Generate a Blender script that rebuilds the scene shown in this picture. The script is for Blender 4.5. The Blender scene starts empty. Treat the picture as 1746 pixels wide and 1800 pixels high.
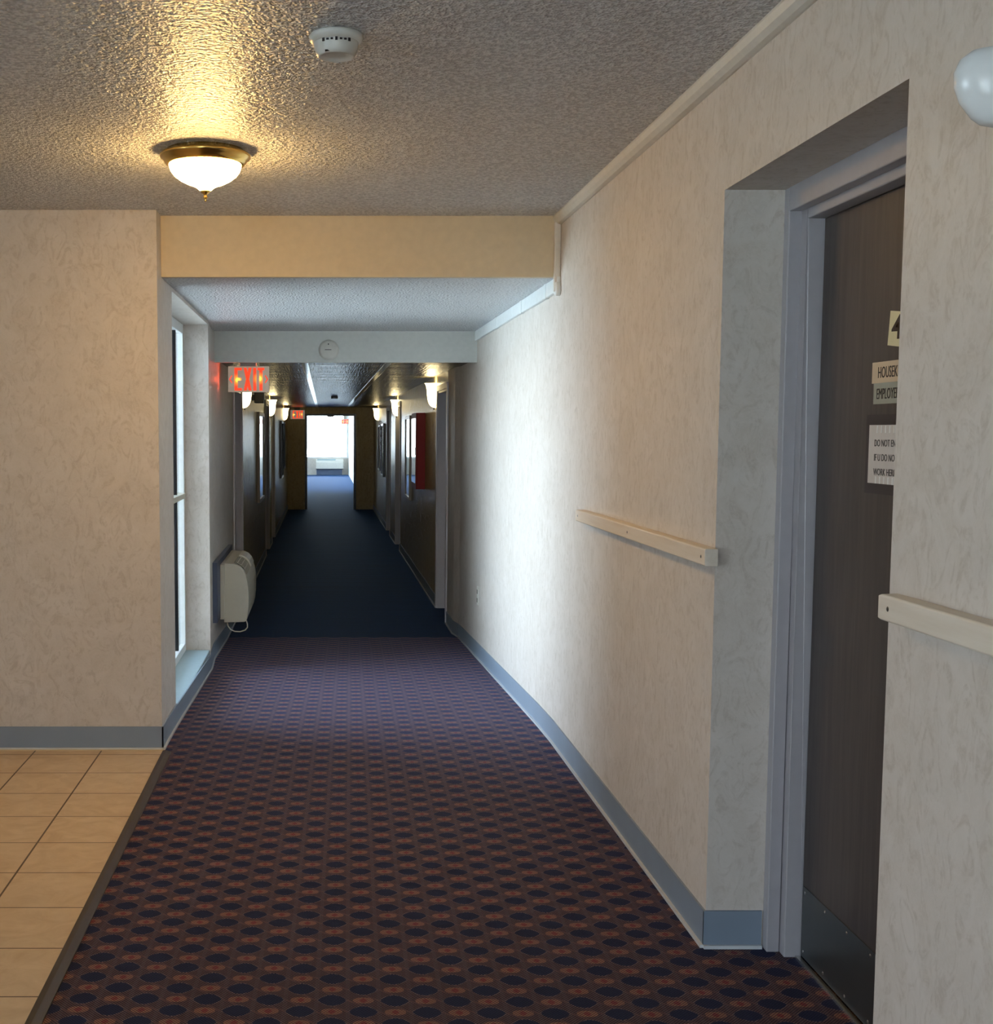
import bpy, bmesh, math, random
from mathutils import Vector, Matrix

random.seed(4)
SC = bpy.context.scene
COL = SC.collection
PI = math.pi

# ------------------------------------------------------------------ camera
cam_d = bpy.data.cameras.new('camera')
cam = bpy.data.objects.new('camera', cam_d)
COL.objects.link(cam)
cam.location = (0, 0, 1.464)
cam.rotation_euler = (PI / 2 - 0.0845, 0, -0.0019)
cam_d.sensor_fit = 'HORIZONTAL'
cam_d.sensor_width = 36
cam_d.lens = 36 * 2186.5 / 1746
cam_d.shift_x = (873 - 573.6) / 1746
cam_d.shift_y = (944.8 - 900) / 1746
cam_d.clip_end = 300
SC.camera = cam

# ------------------------------------------------------------------ colour management
SC.view_settings.view_transform = 'Standard'
SC.view_settings.look = 'None'
SC.view_settings.gamma = 1
SC.view_settings.use_curve_mapping = False
SC.view_settings.exposure = 0.0
SC.cycles.use_denoising = True
SC.cycles.max_bounces = 12
SC.cycles.diffuse_bounces = 7
SC.cycles.glossy_bounces = 5
SC.cycles.transparent_max_bounces = 12
SC.cycles.sample_clamp_indirect = 6
SC.cycles.blur_glossy = 0.5

SKY = (0.66, 0.86, 1.0)
SKY_POWER = 15.5
LAMP_POWER = 122.0
SCONCE_POWER = 9.0

world = bpy.data.worlds.new('world')
SC.world = world
world.use_nodes = True
wn = world.node_tree
bg = wn.nodes['Background']
# overcast daylight: bluish zenith, whiter horizon
tc = wn.nodes.new('ShaderNodeTexCoord')
sx = wn.nodes.new('ShaderNodeSeparateXYZ')
rp = wn.nodes.new('ShaderNodeValToRGB')
wn.links.new(tc.outputs['Generated'], sx.inputs[0])
wn.links.new(sx.outputs['Z'], rp.inputs[0])
wn.links.new(rp.outputs[0], bg.inputs['Color'])
rp.color_ramp.elements[0].position = 0.0
rp.color_ramp.elements[0].color = (0.82, 0.93, 1.0, 1)
rp.color_ramp.elements[1].position = 0.7
rp.color_ramp.elements[1].color = (0.50, 0.73, 1.0, 1)
bg.inputs['Strength'].default_value = SKY_POWER

# high sun on the far side of the building: it only reaches the ground outside
sun_d = bpy.data.lights.new('sun', 'SUN')
sun_d.energy = 240.0
sun_d.angle = 0.02
sun_d.color = (1.0, 0.97, 0.92)
sun_o = bpy.data.objects.new('sun', sun_d)
sun_o.rotation_euler = Vector((1.0, -0.7, 2.2)).to_track_quat('Z', 'Y').to_euler()
COL.objects.link(sun_o)


def portal(name, loc, rot, sx_, sy_):
    l = bpy.data.lights.new(name, 'AREA')
    l.shape = 'RECTANGLE'
    l.size, l.size_y = sx_, sy_
    l.cycles.is_portal = True
    o = bpy.data.objects.new(name, l)
    o.location = loc
    o.rotation_euler = rot
    COL.objects.link(o)


portal('window_portal', (-1.02, 7.17, 1.07), (0, -PI / 2, 0), 2.2, 1.95)
portal('window_portal', (-0.7, 48.3, 1.5), (-PI / 2, 0, 0), 3.4, 1.7)
portal('window_portal', (-2.3, 41.0, 1.2), (0, -PI / 2, 0), 1.9, 12.0)
portal('window_portal', (-1.1, -4.2, 1.35), (PI / 2, 0, 0), 1.4, 1.75)
portal('window_portal', (-6.2, -1.6, 1.25), (0, -PI / 2, 0), 2.0, 3.4)


# ------------------------------------------------------------------ materials
def lin(h):
    h = h.lstrip('#')
    out = []
    for i in (0, 2, 4):
        c = int(h[i:i + 2], 16) / 255
        out.append(c / 12.92 if c <= 0.04045 else ((c + 0.055) / 1.055) ** 2.4)
    return (*out, 1)


class NT:
    def __init__(s, name):
        s.m = bpy.data.materials.new(name)
        s.m.use_nodes = True
        s.t = s.m.node_tree
        s.b = s.t.nodes['Principled BSDF']

    def n(s, typ, **k):
        nd = s.t.nodes.new(typ)
        for a, v in k.items():
            setattr(nd, a, v)
        return nd

    def l(s, a, b):
        s.t.links.new(a, b)

    def math(s, op, a, b=None, c=None, clamp=False):
        nd = s.n('ShaderNodeMath', operation=op)
        nd.use_clamp = clamp
        for i, v in enumerate((a, b, c)):
            if v is None:
                continue
            if isinstance(v, (int, float)):
                nd.inputs[i].default_value = v
            else:
                s.l(v, nd.inputs[i])
        return nd.outputs[0]

    def mix(s, f, a, b, typ='MIX'):
        nd = s.n('ShaderNodeMix', data_type='RGBA', blend_type=typ)
        for sock, v in ((nd.inputs[0], f), (nd.inputs[6], a), (nd.inputs[7], b)):
            if isinstance(v, (int, float, tuple)):
                sock.default_value = v
            else:
                s.l(v, sock)
        return nd.outputs[2]

    def pos(s, scale=None):
        g = s.n('ShaderNodeNewGeometry')
        if scale is None:
            return g.outputs['Position']
        mp = s.n('ShaderNodeMapping')
        mp.inputs['Scale'].default_value = scale
        s.l(g.outputs['Position'], mp.inputs[0])
        return mp.outputs[0]

    def obj(s, scale=(1, 1, 1)):
        g = s.n('ShaderNodeTexCoord')
        mp = s.n('ShaderNodeMapping')
        mp.inputs['Scale'].default_value = scale
        s.l(g.outputs['Object'], mp.inputs[0])
        return mp.outputs[0]

    def noise(s, vec, scale, detail=3, rough=0.5, dist=0.0):
        nd = s.n('ShaderNodeTexNoise')
        nd.inputs['Scale'].default_value = scale
        nd.inputs['Detail'].default_value = detail
        nd.inputs['Roughness'].default_value = rough
        nd.inputs['Distortion'].default_value = dist
        s.l(vec, nd.inputs['Vector'])
        return nd.outputs[0]

    def ramp(s, f, stops):
        nd = s.n('ShaderNodeValToRGB')
        e = nd.color_ramp.elements
        while len(e) < len(stops):
            e.new(0.5)
        for i, (p, c) in enumerate(stops):
            e[i].position = p
            e[i].color = c
        s.l(f, nd.inputs[0])
        return nd.outputs[0]

    def bump(s, h, strength, dist):
        nd = s.n('ShaderNodeBump')
        nd.inputs['Strength'].default_value = strength
        nd.inputs['Distance'].default_value = dist
        s.l(h, nd.inputs['Height'])
        s.l(nd.outputs[0], s.b.inputs['Normal'])

    def set(s, **k):
        names = dict(color='Base Color', rough='Roughness', metal='Metallic', spec='Specular IOR Level',
                     coat='Coat Weight', coat_rough='Coat Roughness', sheen='Sheen Weight', sheen_rough='Sheen Roughness',
                     sheen_tint='Sheen Tint', emit='Emission Color', estr='Emission Strength', trans='Transmission Weight')
        for a, v in k.items():
            sock = s.b.inputs[names[a]]
            if isinstance(v, (int, float, tuple)):
                sock.default_value = v
            else:
                s.l(v, sock)
        return s


def plain(name, col, rough=0.5, metal=0.0, spec=0.5, mottle=0.06, scale=30):
    t = NT(name)
    c = lin(col) if isinstance(col, str) else col
    n = t.noise(t.obj(), scale, 3)
    dark = tuple(x * (1 - mottle * 2) for x in c[:3]) + (1,)
    t.set(color=t.mix(n, dark, tuple(min(1, x * (1 + mottle)) for x in c[:3]) + (1,)), rough=rough, metal=metal, spec=spec)
    return t.m


def wallpaper(name, base, light, dark, rough, spec, streak=False, coat=0.0):
    t = NT(name)
    p = t.pos()
    big = t.noise(p, 5.5, 5, 0.62, 1.6)
    fine = t.noise(p, 38, 4, 0.6, 2.2)
    mid = t.noise(t.pos((1, 1, 0.55)), 16, 3, 0.6, 2.8)
    c = t.mix(t.ramp(big, [(0.34, (0, 0, 0, 1)), (0.68, (1, 1, 1, 1))]), lin(base), lin(light))
    c = t.mix(t.math('MULTIPLY', t.ramp(mid, [(0.5, (0, 0, 0, 1)), (0.66, (1, 1, 1, 1))]), 0.6), c, lin(dark))
    c = t.mix(t.math('MULTIPLY', t.ramp(fine, [(0.42, (1, 1, 1, 1)), (0.52, (0, 0, 0, 1))]), 0.35), c, lin(light))
    t.set(color=c, rough=rough, spec=spec)
    if coat:
        t.set(coat=coat, coat_rough=0.22)
    h = t.math('ADD', t.noise(p, 120, 4), t.math('MULTIPLY', big, 0.5))
    if streak:
        h = t.math('ADD', h, t.math('MULTIPLY', t.noise(t.pos((1, 1, 0.06)), 30, 3), 5.0))
        t.bump(h, 0.8, 0.004)
    else:
        t.bump(h, 0.4, 0.0012)
    return t.m


M = {}
M['paper'] = wallpaper('wallpaper', '#c2bab1', '#cdc6bf', '#b0a69b', 0.5, 0.35)
M['paper_hall'] = wallpaper('vinyl_wallpaper', '#b5a272', '#c0af84', '#988656', 0.24, 0.6, streak=True)
M['cream'] = plain('cream_paint', '#cfc0a4', 0.6)
M['white_wall'] = plain('white_paint', '#d3d5d0', 0.5)


def popcorn():
    t = NT('textured_ceiling')
    p = t.pos()
    n1 = t.noise(p, 85, 1, 0.5)
    n2 = t.noise(p, 240, 2)
    blobs = t.ramp(n1, [(0.40, (0, 0, 0, 1)), (0.60, (1, 1, 1, 1))])
    h = t.math('ADD', t.math('MULTIPLY', n1, 2.6), t.math('MULTIPLY', n2, 0.3))
    t.set(color=t.mix(blobs, lin('#bcbdc0'), lin('#dfe0e2')), rough=0.33, spec=0.12)
    t.bump(h, 1.0, 0.0078)
    return t.m


M['popcorn'] = popcorn()


def hall_ceiling():
    t = NT('glossy_hall_ceiling')
    p = t.pos()
    w = t.noise(t.pos((0.25, 1.0, 1)), 2.6, 2, 0.5, 0.3)
    w2 = t.noise(p, 60, 3)
    g = t.n('ShaderNodeSeparateXYZ')
    t.l(p, g.inputs[0])
    y = t.math('FRACT', t.math('MULTIPLY', g.outputs['Y'], 1 / 1.22))
    seam = t.math('LESS_THAN', t.math('ABSOLUTE', t.math('SUBTRACT', y, 0.5)), 0.03)
    c = t.mix(seam, lin('#55544a'), lin('#1c1c1a'))
    t.set(color=c, rough=0.25, spec=0.5)
    gro = t.noise(t.pos((1.0, 0.04, 1)), 70, 2)
    t.bump(t.math('ADD', t.math('ADD', t.math('MULTIPLY', w, 7.0), t.math('MULTIPLY', w2, 0.35)), t.math('MULTIPLY', gro, 1.6)), 0.9, 0.006)
    return t.m


M['hall_ceiling'] = hall_ceiling()


def carpet():
    t = NT('patterned_carpet')
    g = t.n('ShaderNodeNewGeometry')
    mp = t.n('ShaderNodeMapping')
    mp.inputs['Rotation'].default_value = (0, 0, math.radians(1.2))
    mp.inputs['Location'].default_value = (-0.018 + 0.062, -0.058 - 0.01, 0)
    t.l(g.outputs['Position'], mp.inputs[0])
    s = t.n('ShaderNodeSeparateXYZ')
    t.l(mp.outputs[0], s.inputs[0])
    X, Y = s.outputs['X'], s.outputs['Y']
    PX, PY = 0.1615, 0.1265

    def off(v, per, o):
        f = t.math('FRACT', t.math('ADD', t.math('DIVIDE', v, per), o))
        return t.math('MULTIPLY', t.math('ABSOLUTE', t.math('SUBTRACT', f, 0.5)), per)

    def blob(ox, oy, rx, ry, pw):
        dx = t.math('POWER', t.math('DIVIDE', off(X, PX, ox), rx), pw)
        dy = t.math('POWER', t.math('DIVIDE', off(Y, PY, oy), ry), pw)
        return t.math('SUBTRACT', 1.0, t.math('ADD', dx, dy))

    def both(ox, oy, rx, ry, pw):
        return t.math('MAXIMUM', blob(ox, oy, rx, ry, pw), blob(ox + .5, oy + .5, rx, ry, pw))

    # stitches: the yarn dots, about 4 mm
    st = t.math('MULTIPLY', t.math('SINE', t.math('MULTIPLY', X, 2 * PI / 0.0088)), t.math('SINE', t.math('MULTIPLY', Y, 2 * PI / 0.0096)))
    dots = t.math('GREATER_THAN', st, 0.05)
    n = t.noise(mp.outputs[0], 9, 3)
    fine = t.noise(mp.outputs[0], 420, 2)
    ground = t.mix(dots, lin('#150f10'), lin('#664c3d'))
    colx = t.math('ABSOLUTE', t.math('SUBTRACT', t.math('FRACT', t.math('ADD', t.math('DIVIDE', X, PX / 2), 0.5)), 0.5))
    band = t.math('GREATER_THAN', colx, 0.43)
    ground = t.mix(t.math('MULTIPLY', band, 0.5), ground, t.mix(dots, lin('#2c2324'), lin('#6a5a50')))
    # thin dotted trellis running between the motifs
    dia = t.math('ABSOLUTE', t.math('SUBTRACT', t.math('FRACT', t.math('ADD', t.math('DIVIDE', X, PX / 2), t.math('DIVIDE', Y, PY / 2))), 0.5))
    ground = t.mix(t.math('MULTIPLY', t.math('LESS_THAN', dia, 0.06), 0.6), ground, lin('#64463a'))
    flower = both(0, 0.5, 0.027, 0.017, 2.2)
    core = both(0, 0.5, 0.010, 0.013, 1.2)
    rim = both(0, 0, 0.040, 0.0355, 1.5)
    navy = both(0, 0, 0.0355, 0.0305, 1.6)
    c = t.mix(t.math('GREATER_THAN', flower, 0), ground, t.mix(dots, lin('#4a3022'), lin('#a0744f')))
    c = t.mix(t.math('GREATER_THAN', core, 0), c, t.mix(dots, lin('#471d14'), lin('#92442c')))
    c = t.mix(t.math('GREATER_THAN', rim, 0), c, t.mix(dots, lin('#131018'), lin('#7c685c')))
    c = t.mix(t.math('GREATER_THAN', navy, 0), c, lin('#0f172c'))
    c = t.mix(t.math('MULTIPLY', n, 0.25), c, lin('#1a1212'))
    # dark seam where the ramp carpet meets the hallway carpet
    seam = t.math('LESS_THAN', t.math('ABSOLUTE', t.math('SUBTRACT', s.outputs['Y'], 9.68)), 0.012)
    c = t.mix(seam, c, lin('#120f12'))
    t.set(color=c, rough=0.75, spec=0.08, sheen=0.15, sheen_rough=0.4, sheen_tint=(0.45, 0.5, 1.0, 1))
    t.bump(t.math('ADD', fine, t.math('MULTIPLY', st, 0.3)), 0.35, 0.003)
    return t.m


M['carpet'] = carpet()


def hall_carpet():
    t = NT('navy_hall_carpet')
    p = t.pos()
    a = t.noise(t.pos((0.35, 3.0, 1)), 3.0, 4, 0.6)
    b = t.noise(p, 300, 3)
    g = t.n('ShaderNodeSeparateXYZ')
    t.l(p, g.inputs[0])
    row = t.math('SINE', t.math('MULTIPLY', g.outputs['Y'], 2 * PI / 0.19))
    c = t.mix(a, lin('#0b1730'), lin('#183564'))
    c = t.mix(t.math('MULTIPLY', t.math('GREATER_THAN', row, 0.2), 0.35), c, lin('#14151f'))
    # the pile is darker and browner next to the ramp
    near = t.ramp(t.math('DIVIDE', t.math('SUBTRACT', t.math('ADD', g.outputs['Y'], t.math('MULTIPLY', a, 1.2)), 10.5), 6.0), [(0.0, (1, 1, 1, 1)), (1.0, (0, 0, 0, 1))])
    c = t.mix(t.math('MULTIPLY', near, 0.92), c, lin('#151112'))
    t.set(color=c, rough=0.7, spec=0.06, sheen=0.2, sheen_rough=0.25, sheen_tint=(0.12, 0.42, 1.0, 1))  # blue sheen tint stands in for blue skylight on the pile
    t.bump(b, 0.3, 0.003)
    return t.m


M['hall_carpet'] = hall_carpet()


def tiles():
    t = NT('beige_floor_tiles')
    g = t.n('ShaderNodeNewGeometry')
    s = t.n('ShaderNodeSeparateXYZ')
    t.l(g.outputs['Position'], s.inputs[0])
    P = 0.3048
    ux = t.math('DIVIDE', t.math('ADD', s.outputs['X'], 1.026), P)
    uy = t.math('DIVIDE', t.math('SUBTRACT', s.outputs['Y'], 5.2595), P)

    def edge(u):
        f = t.math('FRACT', u)
        return t.math('MINIMUM', f, t.math('SUBTRACT', 1.0, f))
    gx = t.math('LESS_THAN', edge(ux), 0.011)
    gy = t.math('LESS_THAN', edge(uy), 0.009)
    gr = t.math('MAXIMUM', gx, gy)
    cmb = t.n('ShaderNodeCombineXYZ')
    t.l(t.math('FLOOR', ux), cmb.inputs[0])
    t.l(t.math('FLOOR', uy), cmb.inputs[1])
    wn_ = t.n('ShaderNodeTexWhiteNoise')
    t.l(cmb.outputs[0], wn_.inputs['Vector'])
    n = t.noise(g.outputs['Position'], 9, 5, 0.6, 1.2)
    c = t.mix(t.ramp(n, [(0.3, (0, 0, 0, 1)), (0.7, (1, 1, 1, 1))]), lin('#bfa584'), lin('#d3bc9c'))
    c = t.mix(t.math('MULTIPLY', wn_.outputs[0], 0.22), c, lin('#b49a7c'))
    c = t.mix(gr, c, lin('#54402f'))
    t.set(color=c, rough=0.42, spec=0.45)
    t.bump(t.math('SUBTRACT', t.math('MULTIPLY', n, 0.2), gr), 0.5, 0.002)
    return t.m


M['tiles'] = tiles()


def wood_door():
    t = NT('dark_wood_door')
    p = t.pos((1, 1, 0.06))
    n = t.noise(p, 45, 5, 0.6, 0.4)
    n2 = t.noise(t.pos((1, 1, 0.3)), 3.5, 3)
    c = t.mix(t.ramp(n, [(0.3, (0, 0, 0, 1)), (0.75, (1, 1, 1, 1))]), lin('#2f2826'), lin('#4f4642'))
    c = t.mix(t.math('MULTIPLY', n2, 0.35), c, lin('#45413f'))
    t.set(color=c, rough=0.38, spec=0.5)
    t.bump(n, 0.15, 0.001)
    return t.m


M['door_wood'] = wood_door()


def pale_wood():
    t = NT('pale_wood')
    n = t.noise(t.pos((1, 0.05, 1)), 60, 4, 0.6, 0.3)
    n2 = t.noise(t.pos(), 4, 2)
    c = t.mix(n, lin('#c8b8a3'), lin('#e2dbd0'))
    c = t.mix(t.math('MULTIPLY', n2, 0.35), c, lin('#d9d4ca'))
    t.set(color=c, rough=0.45, spec=0.4)
    t.bump(n, 0.15, 0.001)
    return t.m


M['pale_wood'] = pale_wood()
M['base'] = plain('blue_grey_vinyl', '#7f8d9d', 0.45, scale=6)
M['toe'] = plain('pale_edge_strip', '#cdd1d4', 0.2)
M['frame_grey'] = plain('grey_frame_paint', '#a3a1a6', 0.4, mottle=0.04)
M['hall_frame'] = plain('brightened_frame_paint', '#e2dfe4', 0.4, mottle=0.03)  # grey frame colour lifted to stand in for light on the jambs
M['frame_tan'] = plain('frame_side_paint', '#9c968c', 0.5)
M['white_plastic'] = plain('white_plastic', '#d9d7cf', 0.35)
M['white_vinyl'] = plain('white_vinyl_frame', '#e6eaea', 0.35)
M['raceway'] = plain('white_raceway', '#d6d3cb', 0.4)
M['sill'] = plain('pale_blue_sill', '#9fb6be', 0.4)
M['black'] = plain('black_plastic', '#15151a', 0.4)
M['dark_strip'] = plain('dark_rubber_edge', '#3a3129', 0.4)
M['red'] = plain('red_enamel', '#8a0f10', 0.5, spec=0.3)
M['steel'] = plain('brushed_steel', '#686c6d', 0.38, metal=0.85, scale=14)
M['chrome'] = plain('bright_metal', '#d8d8d6', 0.25, metal=0.9)
M['brass'] = plain('brass', '#e3bf6e', 0.22, metal=1.0, mottle=0.02)
M['ptac'] = plain('cream_plastic', '#c6c2b2', 0.4, mottle=0.03)
M['ptac_back'] = plain('dull_blue_panel', '#4d5a72', 0.5)
M['grille'] = plain('dark_vent', '#1d1b12', 0.7)
M['opal_off'] = plain('opal_glass', '#dfe3e4', 0.22, mottle=0.02)
M['dark_ink'] = plain('black_ink', '#191920', 0.5)
M['paper_yellow'] = plain('cream_paper', '#d8d0a8', 0.5, mottle=0.03)
M['paper_tan'] = plain('tan_label', '#cbb79a', 0.3, mottle=0.04)
M['paper_grey'] = plain('grey_label', '#9a9c90', 0.22, mottle=0.05)
M['paper_white'] = plain('white_paper', '#c9c6c4', 0.4, mottle=0.03)
M['residue'] = plain('brown_residue', '#2a2326', 0.4)
_t = NT('exit_sign_face')      # faint glow added to face and housing, in place of front light
_t.set(color=lin('#b8ae9e'), rough=0.4, emit=(1.0, 0.82, 0.62, 1), estr=0.16)
M['exit_face'] = _t.m
M['ground'] = plain('pale_concrete', '#dfe3dc', 0.8, scale=2)
M['grime'] = plain('caulk', '#c9b696', 0.6)
M['white_batten'] = plain('white_batten', '#e8ecea', 0.16, metal=0.7)
M['dark_frame'] = plain('dark_picture_frame', '#17171b', 0.25)
M['pale_frame'] = plain('pale_picture_frame', '#b3a488', 0.3)
M['hall_door'] = plain('painted_hall_door', '#5d5950', 0.4)
M['poster'] = plain('dark_print', '#1b2530', 0.3, mottle=0.4, scale=8)


def emitter(name, col, strength, edge=None):
    t = NT(name)
    t.set(color=lin('#f2ead8'), emit=col, estr=strength, rough=0.3)
    return t.m


M['lamp_glass'] = emitter('lit_opal_glass', (1.0, 0.60, 0.20, 1), LAMP_POWER)
M['sconce_glass'] = emitter('lit_sconce_glass', (1.0, 0.80, 0.42, 1), SCONCE_POWER)


def glass():
    t = NT('window_glass')
    nt = t.t
    nt.nodes.remove(t.b)
    tr = t.n('ShaderNodeBsdfTransparent')
    gl = t.n('ShaderNodeBsdfGlossy')
    gl.inputs['Roughness'].default_value = 0.02
    fr = t.n('ShaderNodeFresnel')
    fr.inputs['IOR'].default_value = 1.45
    mx = t.n('ShaderNodeMixShader')
    t.l(fr.outputs[0], mx.inputs[0])
    t.l(tr.outputs[0], mx.inputs[1])
    t.l(gl.outputs[0], mx.inputs[2])
    out = [x for x in nt.nodes if x.type == 'OUTPUT_MATERIAL'][0]
    t.l(mx.outputs[0], out.inputs[0])
    return t.m


M['glass'] = glass()


def mirror_glass():
    t = NT('picture_glass')
    t.set(color=(0.02, 0.025, 0.03, 1), rough=0.05, spec=1.0)
    t.b.inputs['IOR'].default_value = 1.6
    return t.m


M['picture_glass'] = mirror_glass()


def exit_letters():
    t = NT('glowing_red_letters')
    # two bulbs behind the face: the letters glow hotter next to them
    co = t.n('ShaderNodeTexCoord')
    def near(cx, cz):
        v = t.n('ShaderNodeVectorMath', operation='DISTANCE')
        t.l(co.outputs['Object'], v.inputs[0])
        v.inputs[1].default_value = (cx, 0.0, cz)
        return t.math('SUBTRACT', 1.0, t.math('DIVIDE', v.outputs['Value'], 0.05), clamp=True)
    d = t.math('MAXIMUM', near(-0.078, -0.006), near(0.078, 0.004))
    c = t.ramp(d, [(0.0, (1.0, 0.07, 0.02, 1)), (0.55, (1.0, 0.16, 0.02, 1)), (1.0, (1.0, 0.62, 0.05, 1))])
    e = t.math('ADD', 1.0, t.math('MULTIPLY', d, 3.0))
    t.set(color=lin('#801008'), emit=c, estr=e)
    return t.m


M['exit_red'] = exit_letters()


# ------------------------------------------------------------------ mesh helpers
def bm_box(bm, x0, x1, y0, y1, z0, z1, mi=0):
    vs = [bm.verts.new((x, y, z)) for x in (x0, x1) for y in (y0, y1) for z in (z0, z1)]
    idx = ((0, 1, 3, 2), (4, 6, 7, 5), (0, 4, 5, 1), (2, 3, 7, 6), (0, 2, 6, 4), (1, 5, 7, 3))
    for f in idx:
        fc = bm.faces.new([vs[i] for i in f])
        fc.material_index = mi


def bm_prism(bm, pts, z0, z1, axis='z', mi=0):
    """pts: outline; axis z -> pts are (x,y); axis y -> pts are (x,z) swept z0..z1 along y; axis x -> (y,z)"""
    def mk(p, h):
        if axis == 'z':
            return (p[0], p[1], h)
        if axis == 'y':
            return (p[0], h, p[1])
        return (h, p[0], p[1])
    a = [bm.verts.new(mk(p, z0)) for p in pts]
    b = [bm.verts.new(mk(p, z1)) for p in pts]
    fs = [bm.faces.new(a), bm.faces.new(b[::-1])]
    n = len(pts)
    for i in range(n):
        fs.append(bm.faces.new((a[i], b[i], b[(i + 1) % n], a[(i + 1) % n])))
    for f in fs:
        f.material_index = mi


def bm_lathe(bm, prof, seg=48, a0=0.0, a1=2 * PI, mi=0):
    full = abs(a1 - a0 - 2 * PI) < 1e-6
    n = seg if full else seg + 1
    rings = []
    for r, z in prof:
        rings.append([bm.verts.new((r * math.cos(a0 + (a1 - a0) * i / seg), r * math.sin(a0 + (a1 - a0) * i / seg), z)) for i in range(n)])
    for k in range(len(prof) - 1):
        for i in range(seg):
            j = (i + 1) % n
            f = bm.faces.new((rings[k][i], rings[k][j], rings[k + 1][j], rings[k + 1][i]))
            f.smooth = True
            f.material_index = mi
    return rings


def bm_tube(bm, pts, r, seg=10):
    rings = []
    pts = [Vector(p) for p in pts]
    for i, p in enumerate(pts):
        d = (pts[min(i + 1, len(pts) - 1)] - pts[max(i - 1, 0)]).normalized()
        u = d.cross(Vector((0.13, 0.2, 1))).normalized()
        v = d.cross(u)
        rings.append([bm.verts.new(p + (u * math.cos(2 * PI * k / seg) + v * math.sin(2 * PI * k / seg)) * r) for k in range(seg)])
    for a, b in zip(rings, rings[1:]):
        for k in range(seg):
            f = bm.faces.new((a[k], a[(k + 1) % seg], b[(k + 1) % seg], b[k]))
            f.smooth = True
    bm.faces.new(rings[0])
    bm.faces.new(rings[-1][::-1])


def link(name, bm, mats, parent=None, bevel=0.0, seg=2, smooth=False):
    bmesh.ops.remove_doubles(bm, verts=bm.verts, dist=1e-6)
    bmesh.ops.recalc_face_normals(bm, faces=bm.faces)
    me = bpy.data.meshes.new(name)
    bm.to_mesh(me)
    bm.free()
    for m in (mats if isinstance(mats, (list, tuple)) else [mats]):
        me.materials.append(M[m] if isinstance(m, str) else m)
    o = bpy.data.objects.new(name, me)
    COL.objects.link(o)
    if smooth:
        for p in me.polygons:
            p.use_smooth = True
    if parent:
        o.parent = parent
    if bevel:
        md = o.modifiers.new('bevel', 'BEVEL')
        md.width = bevel
        md.segments = seg
        md.limit_method = 'ANGLE'
        md.angle_limit = math.radians(40)
    return o


def boxobj(name, dims, mat, parent=None, bevel=0.0):
    bm = bmesh.new()
    bm_box(bm, *dims)
    return link(name, bm, mat, parent, bevel)


def tag(o, label, cat, group=None, kind=None):
    o['label'] = label
    o['category'] = cat
    if group:
        o['group'] = group
    if kind:
        o['kind'] = kind
    return o


def empty(name, loc=(0, 0, 0), rz=0.0):
    o = bpy.data.objects.new(name, None)
    o.empty_display_size = 0.1
    o.location = loc
    o.rotation_euler = (0, 0, rz)
    COL.objects.link(o)
    return o


def copy_tree(o, parent=None):
    c = o.copy()
    COL.objects.link(c)
    c.parent = parent
    for ch in list(o.children):
        copy_tree(ch, c)
    return c


def S(o, label, cat):
    return tag(o, label, cat, kind='structure')


def text_mesh(body, size, extrude=0.0006, sx_=1.0, offset=0.0):
    cu = bpy.data.curves.new('lettering', 'FONT')
    cu.body = body
    cu.size = size
    cu.extrude = extrude
    cu.offset = offset
    cu.resolution_u = 3
    ob = bpy.data.objects.new('lettering', cu)
    COL.objects.link(ob)
    dg = bpy.context.evaluated_depsgraph_get()
    me = bpy.data.meshes.new_from_object(ob.evaluated_get(dg))
    bpy.data.objects.remove(ob)
    bpy.data.curves.remove(cu)
    for v in me.vertices:
        v.co.x *= sx_
    return me


# ------------------------------------------------------------------ key measures (metres)
XR = 1.087      # right wall of the lobby and ramp
XL = -0.749     # left wall of the ramp passage
CR, CL = 1.058, -0.776   # hallway walls
ZC, ZL, ZH = 2.453, 2.176, 1.984   # lobby, ramp and hallway ceilings
HF = -0.18      # hallway floor level
YE = 26.5       # end of hallway

# ------------------------------------------------------------------ floors and ceilings
bm = bmesh.new()
bm_box(bm, -6.0, -0.735, -4.0, 5.66, -0.2, 0.0)
S(link('floor', bm, 'tiles'), 'beige square tiled lobby floor with dark grout lines left of the carpet', 'tiled floor')

bm = bmesh.new()
prof = [(-4.0, 0.0), (5.8, 0.0), (6.2, -0.012), (9.7, -0.17), (9.9, HF), (9.9, -0.4), (-4.0, -0.4)]
bm_prism(bm, prof, -0.735, 1.45, axis='x')
prof2 = [(5.66, 0.0)] + prof[1:7] + [(5.66, -0.4)]
bm_prism(bm, prof2, -0.80, -0.735, axis='x')
S(link('floor', bm, 'carpet'), 'dark carpet with navy diamonds running down the ramp into the hallway', 'carpet')
bm = bmesh.new()
bm_prism(bm, [(-1.15, 9.9), (1.45, 9.9), (1.45, 48.3), (-2.2, 48.3), (-2.2, 26.6), (-1.15, 26.6)], -0.4, HF)
S(link('floor', bm, 'hall_carpet'), 'navy blue carpet of the long hallway, glowing blue beyond the far doorway', 'carpet')

bm = bmesh.new()
bm_prism(bm, [(-0.742, 0.0), (-0.742, 0.004), (-0.738, 0.011), (-0.722, 0.012), (-0.700, 0.004), (-0.700, 0.0)], -4.0, 5.6, axis='y')
S(link('trim_1', bm, 'dark_strip'), 'dark rubber edge strip between beige tiles and patterned carpet', 'edge strip')
S(boxobj('trim_2', (-6.0, -0.742, 5.637, 5.66, 0.0, 0.004), 'grime'), 'narrow pale filler strip along the foot of the left wall on the tiles', 'trim')

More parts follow.
